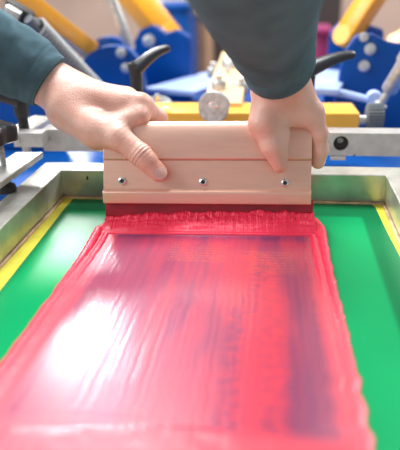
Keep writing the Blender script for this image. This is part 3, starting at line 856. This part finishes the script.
def bolt(parent, p, r, axis=(0,-1,0), name='bolt', h=None):
    bm = bmesh.new(); h = h or r*0.9
    lathe(bm, Vector(p)-parent.location, axis, [(r*1.25,-h*0.2), (r*1.25,h*0.15), (r,h*0.2), (r,h*0.9), (r*0.8,h)], 20)
    return obj(name, bm, M['steel_dull'], parent)
def plate(name, label, pix, Y, thick, bolts, cat='bracket', material='blue', lean=0):
    pts = [at(x, y, Y=Y) for x, y in pix]; 
    for p in sorted(pts, key=lambda p: p.z)[:2]: p.z = -0.0345
    c_ = sum(pts, Vector())/len(pts); c_.z = min(p.z for p in pts)
    e = empty(name, label, cat, c_)
    bm = bmesh.new()
    lo_ = [bm.verts.new(p-c_) for p in pts]; hi_ = [bm.verts.new(p-c_+Vector((0,thick,0))) for p in pts]; n = len(pts)
    bm.faces.new(lo_); bm.faces.new(list(reversed(hi_)))
    for k in range(n): bm.faces.new((lo_[k], hi_[k], hi_[(k+1)%n], lo_[(k+1)%n]))
    bmesh.ops.recalc_face_normals(bm, faces=bm.faces)
    bmesh.ops.bevel(bm, geom=bm.edges[:], offset=0.003, segments=2, affect='EDGES')
    obj('plate', bm, M[material], e)
    for (x, y, r_) in bolts: bolt(e, at(x, y, Y=Y), r_)
    return e
def arc(cx, cy, rx, ry, a0, a1, n=14): return [(cx+rx*math.cos(math.radians(a0+(a1-a0)*k/n)), cy-ry*math.sin(math.radians(a0+(a1-a0)*k/n))) for k in range(n+1)]
plate('pivot_bracket', 'rounded blue pivot bracket with two silver bolts at upper left',
      [(30,112)] + [(62,84)] + arc(112,76,34,30,165,60,12) + [(140,62),(150,112)], 1.22, 0.03, [(121,53,0.0085),(126,68,0.0085)])
plate('pivot_bracket', 'small rounded blue bracket above the pivot bracket at upper left', arc(107,52,20,15,180,0,12)+[(127,75),(87,75)], 1.34, 0.03, [])
plate('pivot_bracket', 'blue bracket holding the end of the second yellow arm', [(134,70),(131,48),(140,30),(152,25),(166,34),(176,30),(190,38),(190,72)], 1.45, 0.04, [(149,41,0.012)])
plate('pivot_bracket', 'tall blue bracket with three silver bolts behind the grey knob at right', [(330,118),(341,70),(346,52),(357,36),(372,34),(388,42),(412,46),(430,120)], 1.12, 0.03, [(370,49,0.0080),(364,66,0.0080),(364,37,0.0065)])
plate('pivot_bracket', 'dark blue forked bracket around the lowered end of the right-hand yellow arm', [(326,50),(330,34),(341,22),(356,22),(372,26),(384,30),(384,52)], 1.30, 0.03, [])
plate('side_panel', 'plain blue steel panel in the left background beneath the arm', [(-40,150),(-40,96),(0,92),(62,100),(62,150)], 1.02, 0.02, [], 'housing')  # flat side panel of the press
# pale strips; the left one paints a sheen on the blue deck
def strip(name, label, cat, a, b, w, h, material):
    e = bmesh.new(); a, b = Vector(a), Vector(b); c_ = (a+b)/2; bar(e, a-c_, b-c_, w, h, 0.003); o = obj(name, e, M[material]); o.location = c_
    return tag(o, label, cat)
strip('pale_strip', 'pale blue strip painting the deck sheen between the left lever and the steel fittings', 'pale_strip', at(170,92,Y=1.25), at(225,76,Y=1.50), 0.12, 0.012, 'paleblue')
strip('pale_strip', 'pale blue strip just right of the right sleeve', 'pale_strip', at(318,92,Y=1.05), at(334,72,Y=1.30), 0.07, 0.012, 'paleblue')
lk = empty('linkage_rod', 'light blue linkage rod below the right clamping lever', 'rod', at(355,97,Y=1.06))
bm = bmesh.new(); rings(bm, [at(318,90,Y=1.06)-lk.location, at(345,94,Y=1.055)-lk.location, at(378,102,Y=1.04)-lk.location], [0.008,0.007,0.006], 16); obj('rod', bm, M['paleblue'], lk)
bm = bmesh.new(); lathe(bm, at(374,98,Y=1.03)-lk.location, (0,-1,0), [(0.012,-0.01),(0.013,0),(0.011,0.006)], 24); obj('rod_end', bm, M['paleblue'], lk)

def arm(label, p0, Y0, p1, Y1, w, h, cap=True, material='orange'):  # yellow arm of the press with a rounded end
    a, b = at(*p0, Y=Y0), at(*p1, Y=Y1); e = empty('press_arm', label, 'press strut', b)
    bm = bmesh.new(); bar(bm, a-b, Vector((0,0,0)), w, h, 0.005, up=(0,-0.5,0.85)); obj('tube', bm, M[material], e)
    bm = bmesh.new(); d = (a-b).normalized(); s_ = d.cross(Vector((0,-0.5,0.85))).normalized()
    u_ = s_.cross(d); cyl(bm, -u_*h*0.52, u_*h*0.52, w*0.5, 28, 0.002); obj('rounded_end', bm, M[material], e)
    return e
arm('broad orange-yellow arm slanting across the upper left corner', (-14,-28), 1.0, (88,49), 1.30, 0.037, 0.036)
arm('orange-yellow arm slanting down at the top, second from the left', (120,-22), 1.50, (168,38), 1.52, 0.062, 0.05)
arm('orange-yellow arm slanting down to the left at the top right', (386,-24), 1.30, (346,37), 1.30, 0.042, 0.04)
arm('short orange-yellow arm end cut off by the right edge of the photo', (440,18), 1.20, (396,45), 1.18, 0.030, 0.035)

# springs
def spring(label, p0, Y0, p1, Y1, R_, wire, turns):
    a, b = at(*p0, Y=Y0), at(*p1, Y=Y1); e = empty('coil_spring', label, 'spring', b)
    u, v, d = frame_of(a-b); L = (a-b).length; n = turns*14
    bm = bmesh.new(); P_ = [d*(L*k/n) + u*R_*math.cos(2*PI*k/14) + v*R_*math.sin(2*PI*k/14) for k in range(n+1)]
    rings(bm, P_, [wire]*len(P_), 7, ref=d); obj('coil', bm, M['spring'], e)
    bm = bmesh.new(); cyl(bm, d*(-0.012), d*(L+0.02), R_*0.5, 16); obj('rod', bm, M['grey_knob'], e)
    return e
spring('silver coil spring slanting beneath the broad yellow arm at upper left', (36,27), 0.98, (98,92), 1.10, 0.0165, 0.0026, 22)
# square nut holding the spring
nt_ = empty('spring_anchor', 'square silver nut in a dark collar beside the teal sleeve, upper left corner', 'nut', at(13,13,Y=0.97))
bm = bmesh.new(); rot = Euler((0.2,0.55,0.1)).to_matrix(); box(bm, (0,0,0), (0.026,0.018,0.018), rot, 0.003); obj('nut', bm, M['steel_dull'], nt_)
bm = bmesh.new(); box(bm, (0.003,0.014,-0.002), (0.046,0.022,0.030), rot, 0.006); obj('collar', bm, M['rubber'], nt_)
bm = bmesh.new(); box(bm, (0.030,0.016,-0.022), (0.020,0.018,0.020), rot, 0.004); tag(obj('lug', bm, M['rubber'], nt_), 'dark lug')
# rods and cylinders
def tube(name, label, cat, p0, Y0, p1, Y1, r0, r1, material):
    a, b = at(*p0, Y=Y0), at(*p1, Y=Y1); e = empty(name, label, cat, b)
    bm = bmesh.new(); L = (a-b).length; lathe(bm, (0,0,0), a-b, [(r1*0.8,0), (r1,0.004), (r1,L*0.45), (r0,L*0.5), (r0,L)], 28); obj('barrel', bm, M[material], e)
    bm = bmesh.new(); lathe(bm, (0,0,0), b-a, [(r1*0.5,0), (r1*0.5,0.02), (r1*0.8,0.022), (r1*0.8,0.03)], 20); obj('rod_end', bm, M['steel_dull'], e)
    return e
tube('gas_strut', 'slim silver gas strut between the two left yellow arms', 'strut', (104,-20), 1.32, (131,50), 1.32, 0.011, 0.012, 'steel_dull')
tube('gas_strut', 'pale grey gas strut entering at the right edge above the grey knob', 'strut', (425,30), 0.98, (388,92), 1.00, 0.016, 0.013, 'steel_dull')
# round black wheel behind the left lever
bw = empty('hand_wheel', 'small black hand wheel behind the base of the left lever', 'wheel', at(158,104,Y=0.99))
bm = bmesh.new(); lathe(bm, (0,0,-0.010), (0,-0.25,1), [(0.012,0), (0.024,0.004), (0.026,0.010), (0.022,0.016), (0.016,0.014), (0.006,0.010)], 36); obj('rim', bm, M['grey_knob'], bw)
bm = bmesh.new(); lathe(bm, (0,0,-0.006), (0,-0.25,1), [(0.005,0), (0.006,0.02), (0.004,0.024)], 20); obj('hub', bm, M['steel'], bw)

# ------------------------------------------------------------------ platen and its stand under the screen
pl = empty('platen', 'flat dark platen board lying beneath the screen mesh', 'platen', (-0.066,0.43,-0.022))
bm = bmesh.new(); box(bm, (0,0,0.009), (0.34,0.46,0.018), None, 0.003); obj('board', bm, M['platen'], pl)
bm = bmesh.new(); box(bm, (0,0.24,-0.02), (0.06,0.28,0.04), None, 0.003); obj('arm', bm, M['blue'], pl)

# ------------------------------------------------------------------ the room
def struct(name, c, s, material):
    e = bmesh.new(); box(e, (0,0,0), s); o = obj(name, e, M[material], None, False); o.location = c; o['kind'] = 'structure'; return o
FZ = -0.95
struct('floor', (0,2.5,FZ-0.05), (9,8,0.1), 'floor')
struct('wall_back', (0,5.0,0.8), (9,0.1,3.5), 'wall')
def furniture(name, label, cat, px0, px1, ytop, Y, h, depth, material):
    a, b = at(px0, ytop, Y=Y), at(px1, ytop, Y=Y); w = abs(b.x-a.x); zt = (a.z+b.z)/2
    e = empty(name, label, cat, ((a.x+b.x)/2, Y+depth/2, FZ))
    bm = bmesh.new(); H_ = zt-FZ; box(bm, (0,0,H_/2), (w, depth, H_), None, 0.01); obj('body', bm, M[material], e)
    bm = bmesh.new(); box(bm, (0,0,H_+0.006), (w+0.02, depth+0.02, 0.02), None, 0.004); obj('lid', bm, M[material], e)
    return e
furniture('cabinet', 'dark cabinet in the far background beyond the right sleeve', 'cabinet', 186, 345, -40, 3.6, 1, 0.5, 'darkcab')
furniture('cardboard_box', 'tall brown cardboard box in the background left of the dark cabinet', 'box', 176, 206, 16, 2.6, 1, 0.3, 'card')
furniture('plastic_bin', 'magenta plastic bin glimpsed right of the right sleeve', 'bin', 316, 330, 34, 2.2, 1, 0.2, 'magenta')
furniture('white_box', 'white box at the top of the photo behind the second yellow arm', 'box', 146, 186, -4, 3.1, 1, 0.3, 'white')
furniture('blue_crate', 'blue crate in front of the white box at the top', 'crate', 156, 188, 9, 2.3, 1, 0.25, 'blue')

# ------------------------------------------------------------------ light
W_ = bpy.data.worlds.new('world'); SC.world = W_; W_.use_nodes = True
bg = W_.node_tree.nodes['Background']; bg.inputs[0].default_value = (0.95,0.97,1.0,1); bg.inputs[1].default_value = 0.50
def area(name, loc, target, sx, sy, power, col=(1,1,1)):
    l = bpy.data.lights.new(name, 'AREA'); l.shape = 'RECTANGLE'; l.size = sx; l.size_y = sy; l.energy = power; l.color = col
    o = bpy.data.objects.new(name, l); COL.objects.link(o); o.location = loc
    o.rotation_euler = (Vector(target)-Vector(loc)).to_track_quat('-Z', 'Y').to_euler(); return o
area('overhead_light', (-0.4,1.6,2.2), (-0.1,0.8,0), 1.3, 0.9, 92)
area('window_and_fill_light', (-1.62,3.95,2.02), (-0.2,0.5,0), 0.44, 0.80, 85)
area('overhead_light', (2.5,3.7,2.6), (0.0,1.6,0), 1.5, 1.5, 120)  # extra unseen light added to brighten the press and background
area('window_and_fill_light', (-2.2,0.1,1.5), (0,0.8,0), 1.6, 1.2, 55)  # unseen fill added at left for sleeve and squeegee front, no window

SC.view_settings.view_transform = 'Standard'; SC.view_settings.look = 'None'
SC.view_settings.exposure = 0.0; SC.view_settings.gamma = 1.0; SC.view_settings.use_curve_mapping = False
